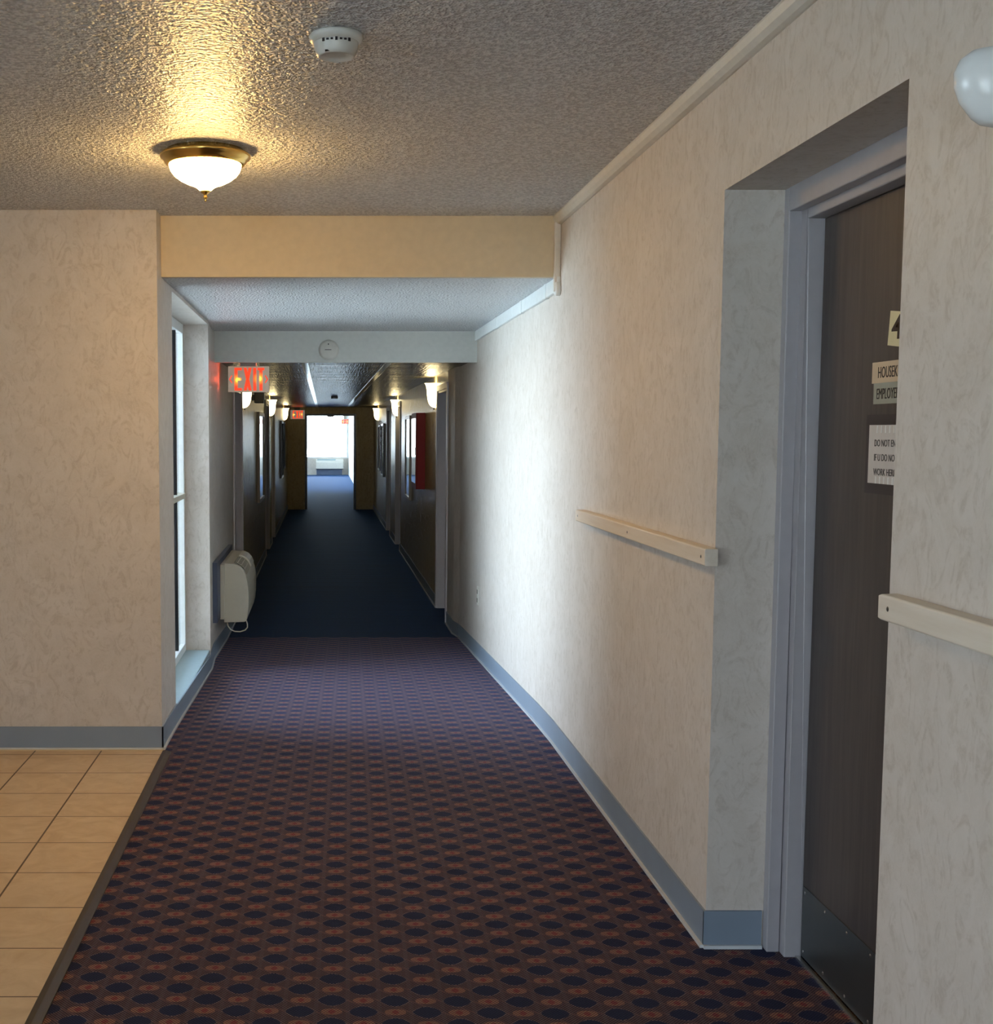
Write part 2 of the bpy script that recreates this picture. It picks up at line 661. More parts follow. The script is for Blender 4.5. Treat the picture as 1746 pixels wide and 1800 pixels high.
S(boxobj('ceiling', (-6.2, 1.45, -4.2, 5.95, ZC, ZC + 0.15), 'popcorn'), 'grey textured popcorn ceiling of the lobby in the foreground', 'ceiling')
S(boxobj('ceiling', (-1.15, 1.45, 5.85, 8.9, ZL, ZL + 0.25), 'popcorn'), 'lower pale textured ceiling above the ramp beside the window', 'ceiling')
S(boxobj('ceiling', (-1.5, 1.45, 8.94, YE, ZH, ZH + 0.25), 'hall_ceiling'), 'dark glossy panelled ceiling of the long hallway', 'ceiling')
S(boxobj('ceiling', (-2.3, 1.45, YE, 48.5, 2.25, 2.4), 'white_wall'), 'ceiling of the bright far room beyond the hallway', 'ceiling')
S(boxobj('trim_3', (-0.75, XR, 5.81, 5.86, ZL, ZC), 'cream'), 'cream painted beam face where the lobby ceiling steps down', 'beam')
S(boxobj('trim_4', (-0.80, XR, 8.895, 8.945, 1.957, ZL), 'white_wall'), 'grey white beam face above the hallway entrance', 'beam')

# ------------------------------------------------------------------ walls
S(boxobj('wall_left', (-6.0, XL, 5.66, 6.2, -0.3, ZC), 'paper'), 'yellowish wallpapered wall left of the ramp, facing the lobby', 'wall')
bm = bmesh.new()   # lobby side wall with a wide window opening added far left behind the camera
bm_box(bm, -6.15, -6.0, -4.0, -3.3, 0, ZC)
bm_box(bm, -6.15, -6.0, 0.1, 5.66, 0, ZC)
bm_box(bm, -6.15, -6.0, -3.3, 0.1, 0, 0.3)
bm_box(bm, -6.15, -6.0, -3.3, 0.1, 2.2, ZC)
S(link('wall_far_left', bm, 'paper'), 'lobby side wall with an added wide window opening outside the view', 'wall')
bm = bmesh.new()
bm_box(bm, -6.15, -1.8, -4.15, -4.0, 0, ZC)
bm_box(bm, -0.4, 1.45, -4.15, -4.0, 0, ZC)
bm_box(bm, -1.8, -0.4, -4.15, -4.0, 0, 0.5)
bm_box(bm, -1.8, -0.4, -4.15, -4.0, 2.2, ZC)
S(link('wall_back', bm, 'paper'), 'lobby wall with an added window behind the camera', 'wall')

bm = bmesh.new()
bm_box(bm, XR, 1.6, -4.15, 2.37, -0.3, ZC)
bm_box(bm, XR, 1.6, 2.37, 3.436, 2.118, ZC)
bm_box(bm, 1.5, 1.6, 2.37, 3.436, -0.3, 2.118)  # unseen back panel added to keep daylight from leaking round the door
bm_box(bm, XR, 1.6, 3.436, 8.9, -0.3, ZC)
bm_prism(bm, [(XR, 8.9), (XR, 9.9), (CR, 10.08), (CR, 10.65), (1.6, 10.65), (1.6, 8.9)], -0.3, 2.2)
S(link('wall_right', bm, 'paper'), 'long wallpapered right wall with a recessed doorway', 'wall')

bm = bmesh.new()   # wall above and beside the tall window on the ramp
bm_box(bm, -1.1, XL, 6.2, 8.13, 2.156, ZL + 0.2)
bm_prism(bm, [(XL, 8.13), (CL, 8.62), (CL, 10.7), (-1.1, 10.7), (-1.1, 8.13)], -0.3, 2.3)
S(link('wall_window_side', bm, 'paper'), 'pale left wall of the ramp around the tall window', 'wall')


def hall_wall(side, xf, openings, y0, y1, label):
    xo = xf + (0.35 if xf > 0 else -0.35)
    a, b = min(xf, xo), max(xf, xo)
    bm = bmesh.new()
    y = y0
    for (p, q) in openings:
        if p > y:
            bm_box(bm, a, b, y, p, -0.4, 2.1)
        bm_box(bm, a, b, p, q, 1.87, 2.1)
        bm_box(bm, min(xo, xo - math.copysign(0.1, xf)), max(xo, xo - math.copysign(0.1, xf)), p, q, -0.4, 1.87)  # closed back added behind each leaf to block outdoor light
        y = q
    bm_box(bm, a, b, y, y1, -0.4, 2.1)
    return S(link('wall_' + side, bm, 'paper_hall'), label, 'wall')


R_OPEN = [(10.65, 11.6), (17.2, 18.25), (19.8, 20.85)]
L_OPEN = [(10.7, 11.75), (16.5, 17.5), (18.45, 19.5)]
hall_wall('hall_right', CR, R_OPEN, 10.65, YE, 'glossy olive wallpapered right wall of the long hallway')
hall_wall('hall_left', CL, L_OPEN, 10.7, YE, 'glossy olive wallpapered left wall of the long hallway')

bm = bmesh.new()   # end wall with an open doorway
bm_box(bm, -2.2, -0.355, YE, YE + 0.2, -0.4, 2.3)
bm_box(bm, 0.638, 1.5, YE, YE + 0.2, -0.4, 2.3)
bm_box(bm, -0.355, 0.638, YE, YE + 0.2, 1.808, 2.3)
S(link('wall_hall_end', bm, 'paper_hall'), 'dark end wall of the hallway around the open doorway', 'wall')
S(boxobj('wall_far_right', (0.95, 1.2, YE + 0.2, 48.3, -0.4, 2.3), 'white_wall'), 'bright right wall of the far room', 'wall')
bm = bmesh.new()
bm_box(bm, -2.4, -2.2, YE + 0.2, 35.0, -0.4, 2.3)
bm_box(bm, -2.4, -2.2, 35.0, 47.0, -0.4, 0.3)
bm_box(bm, -2.4, -2.2, 35.0, 47.0, 2.1, 2.3)
bm_box(bm, -2.4, -2.2, 47.0, 48.3, -0.4, 2.3)
S(link('wall_far_side', bm, 'white_wall'), 'side wall of the far room with an added window, hidden by the doorway edge', 'wall')
S(boxobj('wall_far', (-2.4, 1.2, 48.0, 48.2, -0.4, 0.47), 'paper'), 'low wall below the glaring end window', 'wall')
S(boxobj('ground', (-60, 60, -40, 140, -0.6, -0.42), 'ground'), 'pale ground outside the windows', 'ground')

# ------------------------------------------------------------------ windows
def window_tall():
    w = empty('window_1', (-0.93, 6.2, 0.03))
    S(w, 'tall white framed window with a dark mullion on the left of the ramp', 'window')
    x0, x1 = -0.035, 0.02
    L, H = 1.93, 2.126
    bm = bmesh.new()
    for d in ((x0, x1, 0, 0.05, 0, H), (x0, x1, L - 0.05, L, 0, H), (x0, x1, 0.05, L - 0.05, 0, 0.05), (x0, x1, 0.05, L - 0.05, H - 0.06, H)):
        bm_box(bm, *d)
    link('window_frame', bm, 'white_vinyl', w, 0.003)
    boxobj('mullion', (-0.02, 0.008, 1.60, 1.625, 0.05, H - 0.06), 'dark_frame', w, 0.002)
    boxobj('transom', (-0.03, 0.03, 0.05, L - 0.05, 1.005, 1.04), 'ptac', w, 0.003)
    boxobj('pane', (-0.012, -0.008, 0.05, L - 0.05, 0.05, H - 0.06), 'glass', w)
    return w


window_tall()
bm = bmesh.new()
bm_box(bm, -1.1, XL - 0.004, 6.2, 8.13, -0.4, 0.03)
S(link('trim_5', bm, 'sill', bevel=0.006), 'pale blue window sill low above the carpet', 'window sill')


def window_end():
    w = empty('window_2', (0, 48.1, 0.47))
    S(w, 'wide glaring window at the far end beyond the doorway', 'window')
    bm = bmesh.new()
    for d in ((-2.3, -2.22, -0.04, 0.04, 0, 1.78), (0.87, 0.95, -0.04, 0.04, 0, 1.78), (-2.22, 0.87, -0.04, 0.04, 0, 0.05), (-2.22, 0.87, -0.04, 0.04, 1.72, 1.78)):
        bm_box(bm, *d)
    link('window_frame', bm, 'white_vinyl', w)
    boxobj('pane', (-2.22, 0.87, -0.004, 0.004, 0.05, 1.72), 'glass', w)


window_end()
w = empty('window_3', (-2.3, 35.0, 0.3))  # hidden window added so the far carpet gets more daylight
S(w, 'unseen side window added to the far room to brighten its carpet', 'window')
boxobj('pane', (-0.004, 0.004, 0, 12.0, 0, 1.8), 'glass', w)
w = empty('window_5', (-1.8, -4.08, 0.5))  # guessed window added out of view to light surfaces facing the camera
S(w, 'unseen lobby window added behind the camera for daylight', 'window')
bm = bmesh.new()
for k in range(3):
    bm_box(bm, k * 0.67, k * 0.67 + 0.06, -0.03, 0.03, 0, 1.7)
link('window_frame', bm, 'white_vinyl', w)
boxobj('pane', (0, 1.4, -0.004, 0.004, 0, 1.7), 'glass', w)
w = empty('window_4', (-6.08, -3.3, 0.3))  # guessed window added to bring daylight onto the near walls
S(w, 'unseen lobby window added on the left for daylight', 'window')
bm = bmesh.new()
for k in range(6):
    bm_box(bm, -0.03, 0.03, k * 0.668, k * 0.668 + 0.06, 0, 1.9)
link('window_frame', bm, 'white_vinyl', w)
boxobj('pane', (-0.004, 0.004, 0, 3.4, 0, 1.9), 'glass', w)


# ------------------------------------------------------------------ baseboards (vinyl cove with a pale toe)
def base_seg(bm, x0, y0, x1, y1, nx, ny, za=0.0, zb=0.0, h=0.108):
    """strip along a wall from p0 to p1, thickness along the inward normal (nx,ny)"""
    for (t0, t1, hh0, hh1, mi) in ((0.0, 0.007, 0.0, h, 0), (0.007, 0.016, 0.0, 0.010, 1)):
        v = []
        for (x, y, z) in ((x0, y0, za), (x1, y1, zb)):
            for (t, hh) in ((t0, hh0), (t1, hh0), (t1, hh1), (t0, hh1)):
                v.append(bm.verts.new((x + nx * t, y + ny * t, z + hh)))
        fs = ((0, 1, 2, 3), (7, 6, 5, 4), (0, 4, 5, 1), (1, 5, 6, 2), (2, 6, 7, 3), (3, 7, 4, 0))
        for f in fs:
            fc = bm.faces.new([v[i] for i in f])
            fc.material_index = mi


def rampz(y):
    pts = prof[:6]
    for (a, za), (b, zb) in zip(pts, pts[1:]):
        if a <= y <= b:
            return za + (zb - za) * (y - a) / (b - a)
    return HF


def base_run(bm, x0, x1, ys, nx):
    for a, b, xa, xb in zip(ys, ys[1:], x0, x1):
        base_seg(bm, xa, a, xb, b, nx, 0, rampz(a) - 0.001, rampz(b) - 0.001)


bm = bmesh.new()
base_seg(bm, -6.0, 5.66, XL + 0.007, 5.66, 0, -1)
base_seg(bm, XL, 5.653, XL, 5.8, 1, 0)
base_seg(bm, XL, 5.8, XL, 6.2, 1, 0, 0, rampz(6.2))
S(link('baseboard_left', bm, ['base', 'toe']), 'blue grey vinyl baseboard along the yellowish left wall', 'baseboard')
bm = bmesh.new()
base_run(bm, [XR] * 2, [XR] * 2, [-4.0, 2.37], -1)
S(link('baseboard_near_right', bm, ['base', 'toe']), 'blue grey baseboard on the right wall nearest the camera', 'baseboard')
bm = bmesh.new()
base_seg(bm, XR - 0.007, 3.436, 1.245, 3.436, 0, -1)
ys = [3.43, 5.8, 6.2, 9.7, 9.9]
base_run(bm, [XR] * 4, [XR] * 4, ys, -1)
base_seg(bm, XR, 9.9, CR, 10.08, -1, 0, rampz(9.9), HF)
base_seg(bm, CR, 10.08, CR, 10.65, -1, 0, HF, HF)
S(link('baseboard_right', bm, ['base', 'toe']), 'blue grey baseboard descending the ramp along the right wall', 'baseboard')
bm = bmesh.new()
base_seg(bm, XL, 6.2, XL, 8.13, 1, 0, rampz(6.2), rampz(8.13), h=0.10)
base_seg(bm, XL, 8.13, CL, 8.62, 1, 0, rampz(8.13), rampz(8.62))
base_seg(bm, CL, 8.62, CL, 9.7, 1, 0, rampz(8.62), rampz(9.7))
base_seg(bm, CL, 9.7, CL, 10.7, 1, 0, rampz(9.7), HF)
S(link('baseboard_window', bm, ['base', 'toe']), 'blue grey baseboard under the window sill and the wall unit', 'baseboard')
for side, xf, ops, nx, lab in (('hall_right', CR, R_OPEN, -1, 'dark baseboard with pale edge along the right hallway wall'),
                               ('hall_left', CL, L_OPEN, 1, 'dark baseboard with pale edge along the left hallway wall')):
    bm = bmesh.new()
    y = ops[0][1]
    for (p, q) in ops[1:]:
        base_seg(bm, xf, y, xf, p, nx, 0, HF, HF)
        y = q
    base_seg(bm, xf, y, xf, YE, nx, 0, HF, HF)
    S(link('baseboard_' + side, bm, ['base', 'toe']), lab, 'baseboard')

# ------------------------------------------------------------------ door 1: the dark door in the recess
d1 = empty('door_1', (1.25, 2.37, 0))
S(d1, 'dark wood door in grey metal frame recessed in the right wall', 'door')
bm = bmesh.new()   # frame: outer band and inner stop, both sides and head
W = 1.066
bm_box(bm, 0.0, 0.036, W - 0.036, W, 0, 2.118)
bm_box(bm, 0.036, 0.085, W - 0.072, W, 0, 2.118)
bm_box(bm, 0.0, 0.036, 0, 0.036, 0, 2.118)
bm_box(bm, 0.036, 0.085, 0, 0.072, 0, 2.118)
bm_box(bm, 0.0, 0.036, 0.036, W - 0.036, 2.055, 2.118)
bm_box(bm, 0.036, 0.085, 0.072, W - 0.072, 2.030, 2.118)
link('door_frame', bm, 'frame_grey', d1, 0.003)
boxobj('shade_strip', (0.085, 0.13, W - 0.085, W - 0.0, 0, 2.03), 'black', d1)  # black filler standing in for the shaded gap beside the leaf
boxobj('door_leaf', (0.080, 0.125, 0.03, W - 0.080, 0.012, 2.028), 'door_wood', d1, 0.002)
kp = boxobj('kick_plate', (0.0775, 0.080, 0.05, W - 0.088, 0.014, 0.212), 'steel', d1)
kp['label'] = 'brushed steel kick plate with bright screws'
for z in (0.03, 0.197):
    for k in range(7):
        y = W - 0.102 - k * 0.137
        bm = bmesh.new()
        bm_lathe(bm, [(0.0001, 0.0016), (0.003, 0.0012), (0.0045, 0.0)], 12)
        s = link('screw', bm, 'chrome', kp)
        s.location = (0.0775, y, z)
        s.rotation_euler = (0, -PI / 2, 0)
boxobj('threshold', (0.066, 0.079, 0.072, W - 0.074, 0.0, 0.007), 'chrome', d1)


# ------------------------------------------------------------------ hallway doors
def hall_door(n, xf, y0, y1, lab):
    s = 1 if xf > 0 else -1
    d = empty('door_%d' % n, (xf, y0, HF))
    S(d, lab, 'door')
    w = y1 - y0

    def bx(bm, a, b, *r):
        bm_box(bm, min(a * s, b * s), max(a * s, b * s), *r)
    bm = bmesh.new()
    bx(bm, 0.0, 0.14, 0.0, 0.045, 0, 2.05)
    bx(bm, 0.0, 0.14, w - 0.045, w, 0, 2.05)
    bx(bm, 0.0, 0.14, 0.045, w - 0.045, 2.0, 2.05)
    bx(bm, -0.012, 0.0, -0.045, 0.03, 0, 2.07)
    bx(bm, -0.012, 0.0, w - 0.03, w + 0.045, 0, 2.07)
    bx(bm, -0.012, 0.0, 0.03, w - 0.03, 2.02, 2.07)
    link('door_frame', bm, 'hall_frame', d, 0.002)
    bm = bmesh.new()
    bx(bm, 0.10, 0.14, 0.045, w - 0.045, 0.01, 2.0)
    link('door_leaf', bm, 'hall_door', d)
    bm = bmesh.new()
    bm_tube(bm, [(0.10 * s, 0.11, 0.95), (0.05 * s, 0.11, 0.95), (0.045 * s, 0.13, 0.95), (0.045 * s, 0.22, 0.95)], 0.009)
    link('door_handle', bm, 'chrome', d)


hall_door(2, CR, *R_OPEN[0], 'grey framed door on the right just past the ramp, nearest in hallway')
hall_door(3, CR, *R_OPEN[1], 'middle grey framed door on the right hallway wall')
hall_door(4, CR, *R_OPEN[2], 'farthest grey framed door on the right hallway wall')
hall_door(5, CL, *L_OPEN[0], 'grey framed door on the left just past the wall unit')
hall_door(6, CL, *L_OPEN[1], 'middle grey framed door on the left hallway wall')
hall_door(7, CL, *L_OPEN[2], 'farthest grey framed door on the left hallway wall')

bm = bmesh.new()
bm_box(bm, -0.40, -0.355, YE - 0.02, YE + 0.22, HF, 1.85)
bm_box(bm, 0.638, 0.683, YE - 0.02, YE + 0.22, HF, 1.85)
bm_box(bm, -0.355, 0.638, YE - 0.02, YE + 0.22, 1.808, 1.85)
S(link('trim_6', bm, 'dark_frame'), 'dark frame of the open doorway at the hallway end', 'door frame')

# ------------------------------------------------------------------ ceiling battens in the hallway
for i, (x, y0, lab) in enumerate(((-0.142, 9.0, 'left white batten running along the glossy hallway ceiling'),
                                  (0.485, 9.0, 'right white batten running along the glossy hallway ceiling'))):
    S(boxobj('trim_%d' % (7 + i), (x - 0.024, x + 0.024, y0, YE, ZH - 0.006, ZH), 'white_batten', bevel=0.002), lab, 'ceiling batten')

# ------------------------------------------------------------------ white cable raceway along the ceiling
rc = empty('cable_raceway', (XR, 5.81, ZC))
tag(rc, 'white cable raceway running along the ceiling edge of the right wall', 'raceway')
q = [(0, 0), (-0.034, 0), (-0.036, -0.008), (-0.030, -0.026), (-0.018, -0.038), (-0.006, -0.042), (0, -0.042)]
bm = bmesh.new()
bm_prism(bm, q, -9.7, 0.0, axis='y')
link('upper_channel', bm, 'raceway', rc)
boxobj('vertical_channel', (-0.030, 0.0, -0.026, 0.0, -0.345, -0.03), 'raceway', rc, 0.005)
bm = bmesh.new()
bm_box(bm, -0.018, 0, -0.03, 3.085, -0.345, ZL - ZC)
bm.verts.ensure_lookup_table()
link('lower_channel', bm, 'white_vinyl', rc, 0.004)
for y in (0.25, 1.0, 2.0):
    boxobj('joint_cover', (-0.021, 0, y, y + 0.05, -0.348, ZL - ZC), 'white_vinyl', rc, 0.003)
bm = bmesh.new()
bm_lathe(bm, [(0.0001, 0.024), (0.030, 0.024), (0.034, 0.018), (0.034, 0.0), (0.0001, 0.0)], 24)
e = link('elbow', bm, 'white_vinyl', rc)
e.location = (0.0, -0.01, -0.33)
e.rotation_euler = (0, -PI / 2, 0)

# ------------------------------------------------------------------ wooden rails on the right wall
def rail(y0, y1, z0, z1, lab, far_end):
    r = empty('wooden_rail', (XR, y0, z0))
    tag(r, lab, 'wall rail')
    h, L = z1 - z0, y1 - y0
    bm = bmesh.new()
    pts = [(0, 0), (-0.034, 0), (-0.037, 0.003), (-0.037, h - 0.003), (-0.034, h), (0, h)]
    bm_prism(bm, pts, 0, L, axis='y')
    for v in bm.verts:       # eased corners at the outer ends
        if v.co.x < -0.03 and (v.co.z < 0.001 or v.co.z > h - 0.001):
            if v.co.y > L - 0.001:
                v.co.y -= 0.008
    link('rail_board', bm, 'pale_wood', r, 0.0015)
    n = max(2, int(L / 0.75) + 1)
    for k in range(n):
        y = 0.035 + (L - 0.075) * k / (n - 1)
        bm = bmesh.new()
        bm_lathe(bm, [(0.0001, 0.0012), (0.0035, 0.001), (0.005, 0.0)], 12)
        s = link('screw', bm, 'steel', r)
        s.location = (-0.037, y, h * 0.5)
        s.rotation_euler = (0, -PI / 2, 0)


rail(3.410, 5.175, 1.095, 1.143, 'pale wooden wall rail beyond the dark door, screwed at both ends', True)
rail(-2.5, 2.335, 1.111, 1.160, 'pale wooden wall rail nearest the camera, cut off by the right edge', True)

# ------------------------------------------------------------------ ceiling lamp
lp = empty('ceiling_light', (-0.418, 4.48, ZC))
tag(lp, 'lit flush dome ceiling light with polished brass ring', 'ceiling light')
bm = bmesh.new()
bm_lathe(bm, [(0.0001, 0.0), (0.135, 0.0), (0.138, -0.006), (0.152, -0.012), (0.160, -0.019), (0.158, -0.028), (0.150, -0.033), (0.146, -0.040), (0.138, -0.050), (0.128, -0.054), (0.120, -0.048)], 64)
link('brass_ring', bm, 'brass', lp)
bm = bmesh.new()
bm_lathe(bm, [(0.126, -0.047), (0.127, -0.056), (0.122, -0.072), (0.110, -0.088), (0.090, -0.103), (0.066, -0.115), (0.044, -0.123), (0.030, -0.130), (0.020, -0.139), (0.010, -0.142), (0.0001, -0.143)], 64)
link('glass_bowl', bm, 'lamp_glass', lp)
bm = bmesh.new()
bm_lathe(bm, [(0.0001, -0.138), (0.018, -0.139), (0.017, -0.145), (0.008, -0.151), (0.005, -0.157), (0.008, -0.162), (0.006, -0.167), (0.003, -0.170), (0.005, -0.174), (0.0001, -0.179)], 24)
link('finial', bm, 'brass', lp)

# ------------------------------------------------------------------ smoke detectors
sd = empty('smoke_detector', (0.031, 3.2, ZC))
tag(sd, 'round white smoke detector on the textured lobby ceiling', 'smoke detector')
bm = bmesh.new()
bm_lathe(bm, [(0.0001, 0), (0.064, 0), (0.068, -0.005), (0.067, -0.014), (0.060, -0.021), (0.056, -0.022)], 48)
link('mounting_base', bm, 'white_plastic', sd)
bm = bmesh.new()
bm_lathe(bm, [(0.056, -0.020), (0.0555, -0.030), (0.051, -0.046), (0.046, -0.054), (0.042, -0.056), (0.040, -0.052), (0.02, -0.050), (0.0001, -0.050)], 48)
link('cover', bm, 'white_plastic', sd)
for k in range(7):
    a = -PI / 2 + (k - 3) * 0.2
    s = boxobj('vent_slot', (-0.0035, 0.0035, -0.003, 0.003, -0.004, 0.004), 'black', sd)
    s.location = (0.0545 * math.cos(a), 0.0545 * math.sin(a), -0.026)
    s.rotation_euler = (0, 0, a)
    s.scale = (1, 1, 0.5) if k % 3 else (1, 1, 1)
boxobj('sounder_grille', (-0.028, -0.004, -0.044, -0.03, -0.0525, -0.049), 'grille', sd)

sd = empty('smoke_detector', (0.035, 8.895, 2.043))
tag(sd, 'round white detector mounted on the beam above the hallway entrance', 'smoke detector')
bm = bmesh.new()
bm_lathe(bm, [(0.0001, 0.028), (0.056, 0.027), (0.064, 0.022), (0.068, 0.010), (0.072, 0.006), (0.072, 0.0), (0.0001, 0.0)], 48)
o = link('cover', bm, 'white_plastic', sd)
o.rotation_euler = (PI / 2, 0, 0)
boxobj('indicator', (-0.006, 0.001, -0.0295, -0.027, 0.036, 0.045), 'grille', sd)
boxobj('slot', (-0.028, 0.018, -0.0290, -0.027, -0.001, 0.003), 'grille', sd)


# ------------------------------------------------------------------ wall sconces
def sconce_hall():
    s = empty('wall_sconce')
    bm = bmesh.new()
    prof_ = [(0.070, 0.235), (0.066, 0.228), (0.060, 0.205), (0.056, 0.17), (0.054, 0.12), (0.050, 0.075), (0.042, 0.04), (0.028, 0.016), (0.012, 0.006), (0.0001, 0.004)]
    bm_lathe(bm, prof_, 28, -PI / 2, PI / 2)
    g = link('glass_shade', bm, 'sconce_glass', s)
    g.scale = (1.55, 1, 1)
    boxobj('back_plate', (-0.004, 0.003, -0.04, 0.04, 0.02, 0.225), 'brass', s)
    bm = bmesh.new()
    bm_lathe(bm, [(0.0001, 0.006), (0.010, 0.004), (0.008, -0.004), (0.011, -0.008), (0.0001, -0.016)], 16)
    f = link('finial', bm, 'black', s)
    f.location = (0.018, 0, 0)
    l = bpy.data.lights.new('sconce_bulb', 'POINT')
    l.energy = 3.0
    l.color = (1.0, 0.80, 0.40)
    l.shadow_soft_size = 0.015
    lo = bpy.data.objects.new('sconce_bulb', l)
    lo.location = (0.05, 0, 0.222)
    COL.objects.link(lo)
    lo.parent = s
    return s


sc0 = sconce_hall()
places = [(CL, 11.95, 0, 'lit glass sconce on left wall, nearest, partly behind the exit sign'),
          (CL, 17.9, 0, 'lit glass sconce second along the left hallway wall'),
          (CL, 24.1, 0, 'lit glass sconce farthest along the left hallway wall beside distant exit sign'),
          (CR, 11.8, PI, 'lit glass sconce nearest on the right hallway wall by the grey door frame'),
          (CR, 17.9, PI, 'lit glass sconce second along the right hallway wall'),
          (CR, 24.3, PI, 'lit glass sconce farthest along the right hallway wall')]
for i, (x, y, rz, lab) in enumerate(places):
    s = sc0 if i == 0 else copy_tree(sc0)
    s.location = (x, y, 1.688)
    s.rotation_euler = (0, 0, rz)
    tag(s, lab, 'sconce', 'glass sconces along the hallway')

sn = empty('wall_sconce', (XR, 1.975, 1.938))
tag(sn, 'unlit white opal glass sconce high on the near right wall', 'sconce')
bm = bmesh.new()
bm_lathe(bm, [(0.0001, 0.122), (0.020, 0.120), (0.034, 0.113), (0.041, 0.100), (0.0445, 0.080), (0.044, 0.058), (0.040, 0.034), (0.033, 0.012), (0.028, 0.003), (0.022, 0.0), (0.0001, 0.002)], 40, PI / 2, 3 * PI / 2)
g = link('glass_shade', bm, 'opal_off', sn)
g.scale = (2.5, 1.0, 1.0)
boxobj('back_plate', (-0.004, 0.0, -0.03, 0.03, 0.02, 0.10), 'opal_off', sn)


# ------------------------------------------------------------------ exit signs
def letter_boxes(bm, x, w, h, t, ch, y0, y1):
    b = lambda a0, a1, z0, z1: bm_box(bm, x + a0, x + a1, y0, y1, z0 - h / 2, z1 - h / 2)
    if ch == 'E':
        b(0, t, 0, h)
        b(t, w, h - t * 0.8, h)
        b(t, w * 0.9, h / 2 - t * 0.4, h / 2 + t * 0.4)
        b(t, w, 0, t * 0.8)
    if ch == 'I':
        b(0, t, 0, h)
    if ch == 'T':
        b(w / 2 - t / 2, w / 2 + t / 2, 0, h - t * 0.8)
        b(0, w, h - t * 0.8, h)
    if ch == 'X':
        for s in (0, 1):
            p = [(0, 0), (t, 0), (w, h), (w - t, h)] if s == 0 else [(w - t, 0), (w, 0), (t, h), (0, h)]
            bm_prism(bm, [(x + a, z - h / 2) for a, z in p], y0, y1, axis='y')


def exit_sign(loc, lab, arrows=True, canopy=0.06, rz=0.0):
    s = empty('exit_sign', loc, rz)      # origin at the middle of the face
    tag(s, lab, 'exit sign')
    boxobj('housing', (-0.15, 0.15, 0.004, 0.045, -0.094, 0.094), 'exit_face', s, 0.003)
    bm = bmesh.new()
    bm_box(bm, -0.15, -0.145, 0.0, 0.004, -0.094, 0.094)
    bm_box(bm, 0.145, 0.15, 0.0, 0.004, -0.094, 0.094)
    bm_box(bm, -0.145, 0.145, 0.0, 0.004, -0.094, -0.089)
    bm_box(bm, -0.145, 0.145, 0.0, 0.004, 0.089, 0.094)
    link('face_frame', bm, 'exit_face', s)
    h, t = 0.166, 0.023
    for ch, x, w in (('E', -0.104, 0.055), ('X', -0.037, 0.060), ('I', 0.034, t), ('T', 0.066, 0.050)):
        bm = bmesh.new()
        letter_boxes(bm, x, w, h, t, ch, 0.0015, 0.005)
        l = link('letter', bm, 'exit_red', s)
    if arrows:
        for sg in (-1, 1):
            bm = bmesh.new()
            bm_prism(bm, [(sg * 0.144, 0.0), (sg * 0.124, 0.030), (sg * 0.119, 0.025), (sg * 0.134, 0.0), (sg * 0.119, -0.025), (sg * 0.124, -0.030)], 0.002, 0.005, axis='y')
            link('arrow', bm, 'exit_red', s)
    if canopy:
        boxobj('canopy', (-0.065, 0.055, 0.0, 0.06, 0.094, 0.094 + canopy), 'frame_tan', s, 0.003)
    return s


ex = exit_sign((-0.553, 9.2, 1.8515), 'large glowing red EXIT sign at the hallway entrance', canopy=ZH - 1.8515 - 0.094)
# added point lights outside the housing stand in for the sign's red spill
for dx, dz in ((-0.165, 0.0), (-0.10, 0.105), (0.10, 0.105)):
    l = bpy.data.lights.new('exit_spill_light', 'POINT')
    l.energy = 0.4
    l.color = (1.0, 0.10, 0.04)
    l.shadow_soft_size = 0.01
    lo = bpy.data.objects.new('exit_spill_light', l)
    lo.location = (dx, 0.02, dz)
    lo.parent = ex
    COL.objects.link(lo)
exit_sign((-0.552, 26.30, 1.832), 'distant glowing red EXIT sign on the hallway end wall', arrows=False, canopy=ZH - 1.832 - 0.094)
exit_sign((0.80, 47.0, 1.86), 'faint pink EXIT sign against the glaring far window', arrows=False, canopy=2.25 - 1.86 - 0.094)

# ------------------------------------------------------------------ wall-hung heating and cooling unit
pu = empty('wall_air_conditioner', (CL, 8.9, 0.0))
tag(pu, 'cream wall air conditioner unit on the left below a blue grey panel', 'air conditioner')
o = boxobj('backing_panel', (0.0, 0.034, -0.30, 1.13, 0.135, 0.558), 'ptac_back', pu, 0.003)
o['label'] = 'blue grey backing panel'
boxobj('sleeve', (0.034, 0.062, -0.06, 1.04, 0.125, 0.52), 'ptac', pu, 0.003)
pp = [(0.056, 0.524), (0.118, 0.520), (0.145, 0.514), (0.172, 0.500), (0.196, 0.474), (0.213, 0.438), (0.224, 0.395), (0.231, 0.345), (0.234, 0.290), (0.232, 0.21), (0.226, 0.15), (0.216, 0.108), (0.205, 0.098), (0.056, 0.093)]
bm = bmesh.new()
bm_prism(bm, pp, 0.0, 1.0, axis='y')
cov = link('cover', bm, 'ptac', pu, 0.004)


def on_slope(u):   # point on the sloping top front, u 0..1
    a, b = Vector((0.130, 0.519)), Vector((0.212, 0.440))
    return a.lerp(b, u)


